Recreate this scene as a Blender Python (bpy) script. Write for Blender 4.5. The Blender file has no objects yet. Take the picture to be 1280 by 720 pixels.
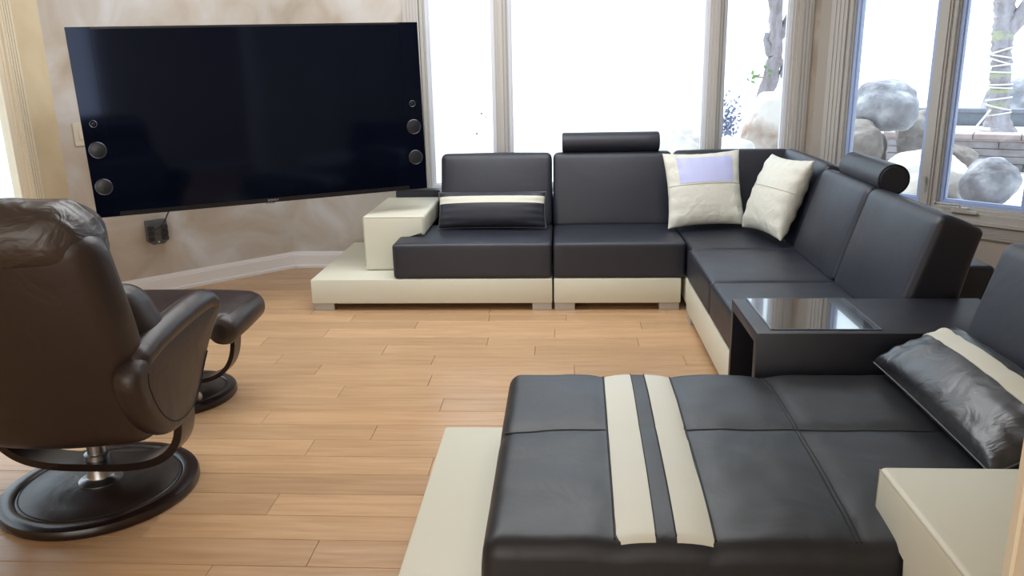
import bpy, bmesh, math, random
from mathutils import Vector, Matrix, noise
R = math.radians
random.seed(7)
scene = bpy.context.scene
COL = scene.collection

# ------------------------------------------------------------------ camera
cam_data = bpy.data.cameras.new('camera'); cam = bpy.data.objects.new('camera', cam_data); COL.objects.link(cam)
cam_data.sensor_width = 36.0
cam_data.lens = 1003.6 * 36.0 / 1280.0
cam_data.clip_start = 0.05; cam_data.clip_end = 400
H_CAM = 1.45
pit, yaw, rol = R(15.488), R(3.738), R(1.199)
Rz = Matrix(((math.cos(yaw), math.sin(yaw), 0), (-math.sin(yaw), math.cos(yaw), 0), (0, 0, 1)))
B_ = Matrix(((1, 0, 0), (0, -math.sin(pit), -math.cos(pit)), (0, math.cos(pit), -math.sin(pit))))
C_ = Matrix(((math.cos(rol), math.sin(rol), 0), (-math.sin(rol), math.cos(rol), 0), (0, 0, 1)))
W2C = C_ @ B_ @ Rz                                   # x right, y down, z forward
F_ = Matrix(((1, 0, 0), (0, -1, 0), (0, 0, -1)))
cam.matrix_world = Matrix.Translation((0, 0, H_CAM)) @ (F_ @ W2C).transposed().to_4x4()
scene.camera = cam

# ------------------------------------------------------------------ world, sun, fill lights, exposure
world = bpy.data.worlds.new('World'); scene.world = world; world.use_nodes = True
bg = world.node_tree.nodes['Background']
bg.inputs[0].default_value = (0.74, 0.87, 1.0, 1); bg.inputs[1].default_value = 2.25

def sun(rot, energy, angle, color):
    d = bpy.data.lights.new('sun', 'SUN'); d.energy = energy; d.angle = angle; d.color = color
    o = bpy.data.objects.new('sun', d); o.rotation_euler = rot; COL.objects.link(o)
sun((R(-24), R(-10), 0), 4.5, R(2), (1, 0.97, 0.92))

def area(loc, rot, sx, sy, power, color):
    d = bpy.data.lights.new('fill_light', 'AREA'); d.shape = 'RECTANGLE'; d.size = sx; d.size_y = sy
    d.energy = power; d.color = color
    o = bpy.data.objects.new('fill_light', d); o.location = loc; o.rotation_euler = rot; COL.objects.link(o)
area((-1.25, -2.9, 1.45), (R(90), 0, 0), 3.2, 2.3, 62, (1.0, 0.97, 0.93))  # unseen fill added behind the camera, like daylight from a window
area((0.4, -1.0, 2.66), (0, 0, 0), 3.0, 2.2, 16, (1.0, 0.95, 0.88))  # added ceiling fill over the area behind the camera
area((-0.6, 4.1, 2.70), (0, 0, 0), 3.0, 2.2, 85, (0.94, 0.97, 1.0))  # added ceiling fill over the far end of the room

vs = scene.view_settings
vs.view_transform = 'Standard'; vs.look = 'None'; vs.exposure = 0.13; vs.gamma = 1.0
vs.use_curve_mapping = False

# ------------------------------------------------------------------ materials
def new_mat(name):
    m = bpy.data.materials.new(name); m.use_nodes = True
    return m, m.node_tree, m.node_tree.nodes['Principled BSDF']

def plain(name, col, rough=0.5, metal=0.0, spec=0.5, coat=0.0, bump=None, emit=None):
    m, t, b = new_mat(name)
    b.inputs['Base Color'].default_value = (*col, 1); b.inputs['Roughness'].default_value = rough
    b.inputs['Metallic'].default_value = metal; b.inputs['Specular IOR Level'].default_value = spec
    b.inputs['Coat Weight'].default_value = coat; b.inputs['Coat Roughness'].default_value = 0.1
    if bump:
        sc, st = bump
        g = t.nodes.new('ShaderNodeNewGeometry'); n = t.nodes.new('ShaderNodeTexNoise')
        n.inputs['Scale'].default_value = sc; n.inputs['Detail'].default_value = 4
        bp = t.nodes.new('ShaderNodeBump'); bp.inputs['Strength'].default_value = st; bp.inputs['Distance'].default_value = 0.01
        t.links.new(g.outputs['Position'], n.inputs['Vector']); t.links.new(n.outputs['Fac'], bp.inputs['Height'])
        t.links.new(bp.outputs['Normal'], b.inputs['Normal'])
    return m

def mottled(name, stops, scale, rough=0.6, bump=0.0, detail=5, distort=0.0, stretch=(1, 1, 1), fine=0.0, spec=0.3):
    m, t, b = new_mat(name)
    g = t.nodes.new('ShaderNodeNewGeometry'); mp = t.nodes.new('ShaderNodeMapping'); mp.inputs['Scale'].default_value = stretch
    n = t.nodes.new('ShaderNodeTexNoise'); n.inputs['Scale'].default_value = scale; n.inputs['Detail'].default_value = detail
    n.inputs['Distortion'].default_value = distort
    r = t.nodes.new('ShaderNodeValToRGB')
    while len(r.color_ramp.elements) < len(stops): r.color_ramp.elements.new(0.5)
    for e, (p, c) in zip(r.color_ramp.elements, stops): e.position = p; e.color = (*c, 1)
    t.links.new(g.outputs['Position'], mp.inputs[0]); t.links.new(mp.outputs[0], n.inputs['Vector'])
    t.links.new(n.outputs['Fac'], r.inputs[0]); t.links.new(r.outputs[0], b.inputs['Base Color'])
    b.inputs['Roughness'].default_value = rough; b.inputs['Specular IOR Level'].default_value = spec
    if bump:
        n2 = t.nodes.new('ShaderNodeTexNoise'); n2.inputs['Scale'].default_value = fine or scale * 3; n2.inputs['Detail'].default_value = 8
        bp = t.nodes.new('ShaderNodeBump'); bp.inputs['Strength'].default_value = bump; bp.inputs['Distance'].default_value = 0.02
        t.links.new(mp.outputs[0], n2.inputs['Vector']); t.links.new(n2.outputs['Fac'], bp.inputs['Height']); t.links.new(bp.outputs[0], b.inputs['Normal'])
    return m

def leather(name, col, rough, wr_scale, wr, spec=0.5, grain=0.12):
    m, t, b = new_mat(name)
    b.inputs['Base Color'].default_value = (*col, 1); b.inputs['Roughness'].default_value = rough; b.inputs['Specular IOR Level'].default_value = spec
    g = t.nodes.new('ShaderNodeNewGeometry')
    n1 = t.nodes.new('ShaderNodeTexNoise'); n1.inputs['Scale'].default_value = wr_scale; n1.inputs['Detail'].default_value = 3
    n1.inputs['Distortion'].default_value = 1.0
    v = t.nodes.new('ShaderNodeTexVoronoi'); v.inputs['Scale'].default_value = 420
    b1 = t.nodes.new('ShaderNodeBump'); b1.inputs['Strength'].default_value = wr; b1.inputs['Distance'].default_value = 0.02
    b2 = t.nodes.new('ShaderNodeBump'); b2.inputs['Strength'].default_value = grain; b2.inputs['Distance'].default_value = 0.001
    t.links.new(g.outputs['Position'], n1.inputs['Vector']); t.links.new(g.outputs['Position'], v.inputs['Vector'])
    t.links.new(n1.outputs['Fac'], b1.inputs['Height']); t.links.new(v.outputs['Distance'], b2.inputs['Height'])
    t.links.new(b1.outputs[0], b2.inputs['Normal']); t.links.new(b2.outputs[0], b.inputs['Normal'])
    # roughness varies a little where the hide is rubbed
    mr = t.nodes.new('ShaderNodeMapRange'); mr.inputs['To Min'].default_value = rough - 0.05; mr.inputs['To Max'].default_value = rough + 0.07
    t.links.new(n1.outputs['Fac'], mr.inputs['Value']); t.links.new(mr.outputs[0], b.inputs['Roughness'])
    return m

M = {}
M['black_leather'] = leather('black_leather', (0.013, 0.015, 0.026), 0.46, 6, 0.10, spec=0.6)
M['chaise_leather'] = leather('chaise_leather', (0.013, 0.014, 0.018), 0.42, 7, 0.14, spec=0.5)
M['crinkled_leather'] = leather('crinkled_leather', (0.016, 0.017, 0.022), 0.33, 9, 0.38, spec=0.85)
M['cream_leather'] = leather('cream_leather', (0.66, 0.64, 0.525), 0.40, 5, 0.06, spec=0.4)
M['cream_stripe'] = leather('cream_stripe', (0.64, 0.625, 0.53), 0.45, 8, 0.12, spec=0.4)
M['cushion_cloth'] = leather('cushion_cloth', (0.68, 0.675, 0.60), 0.48, 14, 0.35, spec=0.4)
M['sunlight_patch'] = plain('sunlight_patch', (0.52, 0.55, 0.84), 0.4, bump=(20, 0.2))  # pale blue of a sunlight patch, put into the colour
M['brown_leather'] = leather('brown_leather', (0.027, 0.016, 0.0135), 0.38, 8, 0.18, spec=0.55)
M['brown_crinkled'] = leather('brown_crinkled', (0.040, 0.028, 0.024), 0.34, 11, 0.5, spec=0.7)
M['thread_dark'] = plain('thread_dark', (0.006, 0.006, 0.007), 0.7)
M['thread_grey'] = plain('thread_grey', (0.16, 0.155, 0.15), 0.6)
M['thread_cream'] = plain('thread_cream', (0.50, 0.46, 0.36), 0.6)
M['dark_wood'] = mottled('dark_wood', [(0.3, (0.010, 0.0045, 0.004)), (0.7, (0.020, 0.009, 0.008))], 6, rough=0.26, stretch=(1, 8, 1), spec=0.6)
M['steel'] = plain('steel', (0.42, 0.42, 0.43), 0.32, metal=1.0)
M['brushed_foot'] = plain('brushed_foot', (0.50, 0.49, 0.47), 0.45, metal=0.55, bump=(60, 0.1))
M['felt'] = plain('felt', (0.008, 0.008, 0.008), 0.95)
M['black_glass'] = plain('black_glass', (0.004, 0.004, 0.006), 0.012, spec=1.0, coat=1.0)
M['black_glass'].node_tree.nodes['Principled BSDF'].inputs['IOR'].default_value = 2.0
M['screen'] = plain('screen', (0.0016, 0.0024, 0.0065), 0.08, spec=0.42)
M['screen'].node_tree.nodes['Principled BSDF'].inputs['Specular Tint'].default_value = (0.45, 0.6, 1.0, 1)
M['bezel'] = plain('bezel', (0.006, 0.006, 0.008), 0.3)
M['speaker_cone'] = plain('speaker_cone', (0.008, 0.010, 0.014), 0.35, spec=0.6)
M['dim_chrome'] = plain('dim_chrome', (0.16, 0.17, 0.19), 0.3, metal=1.0)
M['chrome'] = plain('chrome', (0.6, 0.62, 0.66), 0.22, metal=1.0)
M['logo'] = plain('logo', (0.35, 0.35, 0.37), 0.4)
M['black_plastic'] = plain('black_plastic', (0.022, 0.023, 0.026), 0.5)
M['grey_plastic'] = plain('grey_plastic', (0.09, 0.095, 0.105), 0.5)
M['green_lamp'] = plain('green_lamp', (0.4, 0.6, 0.45), 0.3)
M['white_plastic'] = plain('white_plastic', (0.70, 0.64, 0.54), 0.4)
M['window_paint'] = plain('window_paint', (0.50, 0.475, 0.445), 0.42)
M['sash_sky_tint'] = plain('sash_sky_tint', (0.42, 0.52, 0.80), 0.35)  # blue sky reflection painted into the sash colour
M['sash_white'] = plain('sash_white', (0.72, 0.74, 0.80), 0.35)
M['trim_paint'] = plain('trim_paint', (0.86, 0.845, 0.85), 0.4)
M['warm_trim'] = plain('warm_trim', (0.76, 0.67, 0.52), 0.45)
M['plaster'] = mottled('plaster', [(0.32, (0.44, 0.37, 0.30)), (0.45, (0.53, 0.465, 0.40)), (0.56, (0.57, 0.53, 0.49)), (0.70, (0.66, 0.65, 0.66))], 2.6, rough=0.75, bump=0.06, distort=0.8, detail=6)
M['warm_plaster'] = mottled('warm_plaster', [(0.3, (0.62, 0.49, 0.31)), (0.7, (0.76, 0.64, 0.45))], 2.4, rough=0.7, bump=0.06, distort=0.6)
M['taupe'] = plain('taupe', (0.42, 0.375, 0.33), 0.7)
M['ceiling'] = plain('ceiling_paint', (0.82, 0.79, 0.74), 0.8)
M['patio'] = mottled('patio', [(0.3, (0.55, 0.53, 0.51)), (0.7, (0.70, 0.69, 0.68))], 1.5, rough=0.85, bump=0.1)
M['boulder'] = mottled('boulder', [(0.25, (0.14, 0.115, 0.105)), (0.48, (0.25, 0.225, 0.215)), (0.68, (0.38, 0.365, 0.37))], 3.0, rough=0.9, bump=1.0, detail=9, fine=14)
M['blue_boulder'] = mottled('blue_boulder', [(0.25, (0.13, 0.12, 0.13)), (0.48, (0.24, 0.245, 0.28)), (0.66, (0.46, 0.48, 0.52))], 3.5, rough=0.9, bump=1.0, detail=9, fine=20)
M['pale_boulder'] = mottled('pale_boulder', [(0.3, (0.50, 0.46, 0.43)), (0.6, (0.80, 0.78, 0.77))], 2.5, rough=0.9, bump=0.7, detail=9, fine=12)
M['tan_boulder'] = mottled('tan_boulder', [(0.3, (0.26, 0.17, 0.13)), (0.55, (0.70, 0.66, 0.63))], 2.5, rough=0.9, bump=0.8, detail=9, fine=8)
M['stone_cap'] = mottled('stone_cap', [(0.3, (0.30, 0.24, 0.235)), (0.7, (0.42, 0.36, 0.36))], 6, rough=0.9, bump=0.3)
M['stone_brick'] = mottled('stone_brick', [(0.3, (0.20, 0.185, 0.19)), (0.7, (0.34, 0.32, 0.34))], 7, rough=0.95, bump=0.5)
M['mortar'] = plain('mortar', (0.13, 0.125, 0.13), 0.95)
M['slate'] = mottled('slate', [(0.3, (0.13, 0.145, 0.18)), (0.7, (0.21, 0.225, 0.27))], 5, rough=0.9, bump=0.3)
M['bark'] = mottled('bark', [(0.3, (0.26, 0.22, 0.22)), (0.7, (0.42, 0.40, 0.45))], 14, rough=0.95, bump=0.9, stretch=(1, 1, 0.3))
M['green_bark'] = mottled('green_bark', [(0.3, (0.30, 0.34, 0.20)), (0.7, (0.42, 0.44, 0.30))], 12, rough=0.9, bump=0.5)
M['rope'] = plain('rope', (0.72, 0.70, 0.70), 0.9)
M['leaf'] = plain('leaf', (0.16, 0.34, 0.10), 0.5)
M['blue_leaf'] = plain('blue_leaf', (0.24, 0.28, 0.42), 0.7)
M['twig'] = plain('twig', (0.26, 0.24, 0.24), 0.8)

# floor boards: grain runs along x, each board its own tone
m, t, b = new_mat('floor_board'); M['floor_board'] = m
g = t.nodes.new('ShaderNodeNewGeometry'); oi = t.nodes.new('ShaderNodeObjectInfo')
mul = t.nodes.new('ShaderNodeVectorMath'); mul.operation = 'MULTIPLY_ADD'; mul.inputs[1].default_value = (1.3, 16, 1)
cmb = t.nodes.new('ShaderNodeCombineXYZ'); ms = t.nodes.new('ShaderNodeMath'); ms.operation = 'MULTIPLY'; ms.inputs[1].default_value = 37
t.links.new(oi.outputs['Random'], ms.inputs[0])
for k in range(3): t.links.new(ms.outputs[0], cmb.inputs[k])
t.links.new(g.outputs['Position'], mul.inputs[0]); t.links.new(cmb.outputs[0], mul.inputs[2])
n1 = t.nodes.new('ShaderNodeTexNoise'); n1.inputs['Scale'].default_value = 2.2; n1.inputs['Detail'].default_value = 6; n1.inputs['Distortion'].default_value = 0.6
t.links.new(mul.outputs[0], n1.inputs['Vector'])
r1 = t.nodes.new('ShaderNodeValToRGB')
for p, c in ((0.30, (0.40, 0.225, 0.112)), (0.70, (0.56, 0.345, 0.18))):
    pass
r1.color_ramp.elements[0].position = 0.30; r1.color_ramp.elements[0].color = (0.455, 0.270, 0.140, 1)
r1.color_ramp.elements[1].position = 0.70; r1.color_ramp.elements[1].color = (0.570, 0.360, 0.200, 1)
t.links.new(n1.outputs['Fac'], r1.inputs[0])
hs = t.nodes.new('ShaderNodeHueSaturation'); mr = t.nodes.new('ShaderNodeMapRange')
mr.inputs['To Min'].default_value = 0.86; mr.inputs['To Max'].default_value = 1.08
t.links.new(oi.outputs['Random'], mr.inputs['Value']); t.links.new(mr.outputs[0], hs.inputs['Value']); t.links.new(r1.outputs[0], hs.inputs['Color'])
t.links.new(hs.outputs[0], b.inputs['Base Color'])
b.inputs['Roughness'].default_value = 0.29; b.inputs['Specular IOR Level'].default_value = 0.45
n2 = t.nodes.new('ShaderNodeTexNoise'); n2.inputs['Scale'].default_value = 1.1; n2.inputs['Detail'].default_value = 2
bp = t.nodes.new('ShaderNodeBump'); bp.inputs['Strength'].default_value = 0.10; bp.inputs['Distance'].default_value = 0.02
t.links.new(mul.outputs[0], n2.inputs['Vector']); t.links.new(n2.outputs['Fac'], bp.inputs['Height']); t.links.new(bp.outputs[0], b.inputs['Normal'])

# window glass: a real pane, light passes, the surface mirrors by Fresnel
m = bpy.data.materials.new('pane_glass'); m.use_nodes = True; t = m.node_tree; M['pane_glass'] = m
t.nodes.remove(t.nodes['Principled BSDF']); out = t.nodes['Material Output']
tr = t.nodes.new('ShaderNodeBsdfTransparent'); tr.inputs[0].default_value = (0.95, 0.97, 0.97, 1)
gl = t.nodes.new('ShaderNodeBsdfGlossy'); gl.inputs['Roughness'].default_value = 0.02
fr = t.nodes.new('ShaderNodeFresnel'); fr.inputs[0].default_value = 1.45; mx = t.nodes.new('ShaderNodeMixShader')
gg = t.nodes.new('ShaderNodeNewGeometry'); sb_ = t.nodes.new('ShaderNodeMath'); sb_.operation = 'SUBTRACT'; sb_.inputs[0].default_value = 1.0
mm_ = t.nodes.new('ShaderNodeMath'); mm_.operation = 'MULTIPLY'      # only the entry face mirrors; the exit face would otherwise reflect totally
t.links.new(gg.outputs['Backfacing'], sb_.inputs[1]); t.links.new(sb_.outputs[0], mm_.inputs[0]); t.links.new(fr.outputs[0], mm_.inputs[1])
t.links.new(mm_.outputs[0], mx.inputs[0]); t.links.new(tr.outputs[0], mx.inputs[1]); t.links.new(gl.outputs[0], mx.inputs[2]); t.links.new(mx.outputs[0], out.inputs[0])

# ------------------------------------------------------------------ helpers
ORG = {}
def empty(name, loc, label, cat, group=None, rotz=0):
    o = bpy.data.objects.new(name, None); COL.objects.link(o); o.location = loc; o.empty_display_size = 0.1
    o.rotation_euler = (0, 0, rotz)
    o['label'] = label; o['category'] = cat
    if group: o['group'] = group
    ORG[o.name] = Vector(loc) if not rotz else Vector((0, 0, 0))
    return o

def obj(name, bm, mat, parent=None, loc=None, smooth=True, label=None, cat=None, group=None, kind=None):
    """link a bmesh (written in world coordinates) as one mesh object"""
    base = Vector(loc) if loc is not None else (ORG.get(parent.name, Vector((0, 0, 0))) if parent else Vector((0, 0, 0)))
    if base.length: bmesh.ops.translate(bm, verts=bm.verts, vec=-base)
    bmesh.ops.recalc_face_normals(bm, faces=bm.faces)
    me = bpy.data.meshes.new(name); bm.to_mesh(me); bm.free()
    me.materials.append(M[mat])
    for p in me.polygons: p.use_smooth = smooth
    if smooth: me.set_sharp_from_angle(angle=R(42))
    o = bpy.data.objects.new(name, me); COL.objects.link(o)
    if parent: o.parent = parent
    else: o.location = base
    ORG[o.name] = base
    if label: o['label'] = label
    if cat: o['category'] = cat
    if group: o['group'] = group
    if kind: o['kind'] = kind
    return o

def box_into(bm, x0, x1, y0, y1, z0, z1, f=None):
    vs_ = []
    for x in (x0, x1):
        for y in (y0, y1):
            for z in (z0, z1):
                p = (x, y, z); vs_.append(bm.verts.new(f(p) if f else p))
    for q in ((0, 1, 3, 2), (4, 6, 7, 5), (0, 4, 5, 1), (2, 3, 7, 6), (0, 2, 6, 4), (1, 5, 7, 3)):
        bm.faces.new([vs_[k] for k in q])

def box(x0, x1, y0, y1, z0, z1, bevel=0.0, seg=2, f=None):
    bm = bmesh.new(); box_into(bm, x0, x1, y0, y1, z0, z1, f)
    if bevel: bmesh.ops.bevel(bm, geom=bm.edges[:], offset=bevel, segments=seg, affect='EDGES', profile=0.5)
    return bm

def boxes(lst, f=None):
    bm = bmesh.new()
    for q in lst: box_into(bm, *q, f=f)
    return bm

def rbox(x0, x1, y0, y1, z0, z1, r, n=10, crown=0.0, fcrown=0.0, f=None):
    """upholstered block: rounded edges, crowned top (and front), then warped by f"""
    c = ((x0 + x1) / 2, (y0 + y1) / 2, (z0 + z1) / 2); h = ((x1 - x0) / 2, (y1 - y0) / 2, (z1 - z0) / 2)
    par = []
    for k in range(3):
        rr = min(r, h[k] * 0.98)
        lo = [-h[k], -h[k] + rr * 0.12, -h[k] + rr * 0.35, -h[k] + rr * 0.65, -h[k] + rr]
        mid = [(-h[k] + rr) + (2 * (h[k] - rr)) * i / n for i in range(1, n)] if h[k] > rr * 1.02 else []
        par.append(lo + mid + [-v for v in reversed(lo)])
    bm = bmesh.new(); V = {}
    def vert(i, j, k):
        key = (i, j, k)
        if key in V: return V[key]
        P = Vector((par[0][i], par[1][j], par[2][k]))
        q = Vector([max(-(h[a] - min(r, h[a] * .98)), min(h[a] - min(r, h[a] * .98), P[a])) for a in range(3)])
        d = P - q
        P2 = q + d.normalized() * r if d.length > 1e-9 else q
        P2 = Vector([max(-h[a], min(h[a], P2[a])) for a in range(3)])
        u, v, w = P2.x / h[0], P2.y / h[1], P2.z / h[2]
        if P2.z > 0: P2.z += crown * (1 - u * u) * (1 - v * v)
        if P2.y < 0: P2.y -= fcrown * (1 - u * u) * (1 - w * w)
        p = (P2.x + c[0], P2.y + c[1], P2.z + c[2])
        V[key] = bm.verts.new(f(p) if f else p); return V[key]
    n_ = [len(p) - 1 for p in par]
    for (a, b_, fixed) in ((0, 1, 2), (0, 2, 1), (1, 2, 0)):
        for side in (0, n_[fixed]):
            for i in range(n_[a]):
                for j in range(n_[b_]):
                    q = []
                    for di, dj in ((0, 0), (1, 0), (1, 1), (0, 1)):
                        idx = [0, 0, 0]; idx[a] = i + di; idx[b_] = j + dj; idx[fixed] = side; q.append(vert(*idx))
                    bm.faces.new(q)
    return bm

def tube(pts, r, n=8, closed=False, into=None):
    bm = into or bmesh.new(); P = [Vector(p) for p in pts]; N = len(P); rings = []
    rad = r if isinstance(r, (list, tuple)) else [r] * N
    prev = None
    for i in range(N):
        a = P[i - 1] if (i > 0 or closed) else P[i]; b_ = P[(i + 1) % N] if (i < N - 1 or closed) else P[i]
        d = (b_ - a).normalized()
        if prev is None:
            s = d.cross(Vector((0, 0, 1)))
            if s.length < 1e-3: s = d.cross(Vector((1, 0, 0)))
        else: s = prev - d * prev.dot(d)
        s.normalize(); prev = s; t_ = d.cross(s)
        rings.append([bm.verts.new(P[i] + (s * math.cos(2 * math.pi * k / n) + t_ * math.sin(2 * math.pi * k / n)) * rad[i]) for k in range(n)])
    for i in range(N if closed else N - 1):
        A, B = rings[i], rings[(i + 1) % N]
        for k in range(n): bm.faces.new((A[k], A[(k + 1) % n], B[(k + 1) % n], B[k]))
    if not closed:
        bm.faces.new(rings[0][::-1]); bm.faces.new(rings[-1])
    return bm

def lathe(prof, n=48, c=(0, 0, 0), f=None):
    """prof: list of (radius, z), turned about the z axis through c"""
    bm = bmesh.new(); rings = []
    for (r, z) in prof:
        if r < 1e-6: p = (c[0], c[1], c[2] + z); rings.append([bm.verts.new(f(p) if f else p)])
        else:
            row = []
            for k in range(n):
                a = 2 * math.pi * k / n; p = (c[0] + r * math.cos(a), c[1] + r * math.sin(a), c[2] + z); row.append(bm.verts.new(f(p) if f else p))
            rings.append(row)
    for A, B in zip(rings, rings[1:]):
        if len(A) == 1 and len(B) == 1: continue
        for k in range(n):
            k2 = (k + 1) % n
            if len(A) == 1: bm.faces.new((A[0], B[k2], B[k]))
            elif len(B) == 1: bm.faces.new((A[k], A[k2], B[0]))
            else: bm.faces.new((A[k], A[k2], B[k2], B[k]))
    return bm

def prism(poly, d0, d1, to, bevel=0.0, seg=3):
    """extrude a 2-D outline between d0 and d1; to(u, v, d) gives the 3-D point"""
    bm = bmesh.new()
    A = [bm.verts.new(to(u, v, d0)) for u, v in poly]; B = [bm.verts.new(to(u, v, d1)) for u, v in poly]
    bm.faces.new(A); bm.faces.new(B[::-1]); n = len(poly)
    for k in range(n): bm.faces.new((A[k], B[k], B[(k + 1) % n], A[(k + 1) % n]))
    if bevel: bmesh.ops.bevel(bm, geom=bm.edges[:], offset=bevel, segments=seg, affect='EDGES', profile=0.5)
    return bm

def smooth_loop(pts, sub=5):
    """closed Catmull-Rom through pts"""
    out_ = []; n = len(pts)
    for i in range(n):
        p0, p1, p2, p3 = [Vector(pts[(i + k) % n]) for k in (-1, 0, 1, 2)]
        for s in range(sub):
            t_ = s / sub
            out_.append(0.5 * ((2 * p1) + (p2 - p0) * t_ + (2 * p0 - 5 * p1 + 4 * p2 - p3) * t_ ** 2 + (3 * p1 - p0 - 3 * p2 + p3) * t_ ** 3))
    return out_

def smooth_path(pts, sub=6):
    P = [Vector(p) for p in pts]; P = [P[0] * 2 - P[1]] + P + [P[-1] * 2 - P[-2]]; out_ = []
    for i in range(1, len(P) - 2):
        p0, p1, p2, p3 = P[i - 1:i + 3]
        for s in range(sub):
            t_ = s / sub
            out_.append(0.5 * ((2 * p1) + (p2 - p0) * t_ + (2 * p0 - 5 * p1 + 4 * p2 - p3) * t_ ** 2 + (3 * p1 - p0 - 3 * p2 + p3) * t_ ** 3))
    out_.append(P[-2]); return out_

def puffy(outline, d0, d1, r, to, layers=7):
    """padded plate: an outline swept from d0 to d1 with its rims rolled in by r"""
    L = outline; n = len(L); bm = bmesh.new()
    nor = []
    area_ = sum(L[i].x * L[(i + 1) % n].y - L[(i + 1) % n].x * L[i].y for i in range(n))
    sg = 1 if area_ > 0 else -1
    for i in range(n):
        d = (L[(i + 1) % n] - L[i - 1]).normalized(); nor.append(Vector((-d.y, d.x)) * sg)
    rings = []
    for k in range(layers):
        a = math.pi * k / (layers - 1); t_ = -math.cos(a); inset = r * (1 - math.sin(a)) if True else 0
        dd = (d0 + d1) / 2 + t_ * (d1 - d0) / 2
        rings.append([bm.verts.new(to(*(L[i] + nor[i] * inset), dd)) for i in range(n)])
    for A, B in zip(rings, rings[1:]):
        for i in range(n): bm.faces.new((A[i], A[(i + 1) % n], B[(i + 1) % n], B[i]))
    c = sum(L, Vector((0, 0))) / n
    for ring, d in ((rings[0], d0), (rings[-1], d1)):
        cc = bm.verts.new(to(c.x, c.y, d))
        for i in range(n): bm.faces.new((ring[i], ring[(i + 1) % n], cc))
    return bm

def structure(name, bm, mat, smooth=False):
    return obj(name, bm, mat, smooth=smooth, kind='structure')

# ------------------------------------------------------------------ room shell
YW = 5.84; XL = -3.07; CEIL = 2.75
LC = Vector((-2.035, YW, 0)); LD = Vector((-3.07, 4.81, 0))           # left bay wall, from its right end to its left end
RC = Vector((1.75, YW, 0)); wa = R(-48); RU = Vector((math.cos(wa), math.sin(wa), 0)); RN = Vector((-RU.y, RU.x, 0))  # right bay wall
def rw(p):                                                              # (s along the right bay wall, d outwards, z)
    v = RC + RU * p[0] + RN * p[1]; return (v.x, v.y, p[2])
LU = (LD - LC).normalized(); LN = Vector((LU.y, -LU.x, 0))
def lw(p):                                                              # (s along the left bay wall from its right end, d outwards)
    v = LC + LU * p[0] + LN * p[1]; return (v.x, v.y, p[2])
LLEN = (LD - LC).length
RLEN = 1.95
RE = RC + RU * RLEN; XR = RE.x

# floor: sub-floor with the boards as parts
fl = structure('floor', box(-3.3, 3.4, -3.2, 6.05, -0.12, -0.014), 'felt')
PIT = 0.142; Y0 = 2.076
JO = {}
for y_, x_ in ((4.563, -1.265), (4.414, -.853), (3.965, -.951), (3.822, -.666), (3.532, -.638), (3.392, -1.033), (4.56, -.437), (4.576, .022),
               (4.262, -.044), (4.12, -.41), (3.972, -.146), (3.759, .057), (4.415, .448), (4.118, .405), (3.814, .614), (4.251, -1.348),
               (3.804, -1.476), (3.098, -1.288), (2.819, -1.007), (3.246, -.539), (2.965, -.78), (2.687, -.497), (2.409, -1.007), (2.143, -.779), (2.03, -1.069)):
    JO.setdefault(math.floor((y_ - Y0) / PIT), []).append(x_)
rest = bmesh.new(); nb = 0
def board_into(bm, x0, x1, y0, y1):
    dz = random.uniform(-0.0006, 0.0); b_ = 0.0016; g_ = 0.0007
    vs_ = []
    for (ix, iz) in ((g_, -0.012), (g_, -b_ + dz), (b_ + g_, dz)):
        vs_.append([bm.verts.new(p) for p in ((x0 + ix, y0 + ix, iz), (x1 - ix, y0 + ix, iz), (x1 - ix, y1 - ix, iz), (x0 + ix, y1 - ix, iz))])
    for A, B in zip(vs_, vs_[1:]):
        for k in range(4): bm.faces.new((A[k], A[(k + 1) % 4], B[(k + 1) % 4], B[k]))
    bm.faces.new(vs_[-1])
for row in range(-36, 27):
    y0 = Y0 + row * PIT; y1 = y0 + PIT
    if y0 < -3.1: continue
    js = sorted(JO.get(row, [random.uniform(-1.6, 1.0)])); rr = random.Random(row * 13 + 5)
    xs = list(js)
    while xs[0] > -3.2: xs.insert(0, max(-3.25, xs[0] - rr.uniform(1.0, 1.7)))
    while xs[-1] < 3.3: xs.append(min(3.35, xs[-1] + rr.uniform(1.0, 1.7)))
    for xa, xb in zip(xs, xs[1:]):
        if xb - xa < 0.05: continue
        if y0 > 1.2 and xa < 1.0 and nb < 290:
            bm = bmesh.new(); board_into(bm, xa, xb, y0, y1)
            obj('plank', bm, 'floor_board', fl, smooth=False); nb += 1
        else: board_into(rest, xa, xb, y0, y1)
obj('planking', rest, 'floor_board', fl, smooth=False, kind='stuff')

structure('ceiling', box(-4.4, 4.6, -3.3, 7.1, CEIL, CEIL + 0.15), 'ceiling')     # runs on outside as unseen eaves, added to keep the sun off the windows

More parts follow.
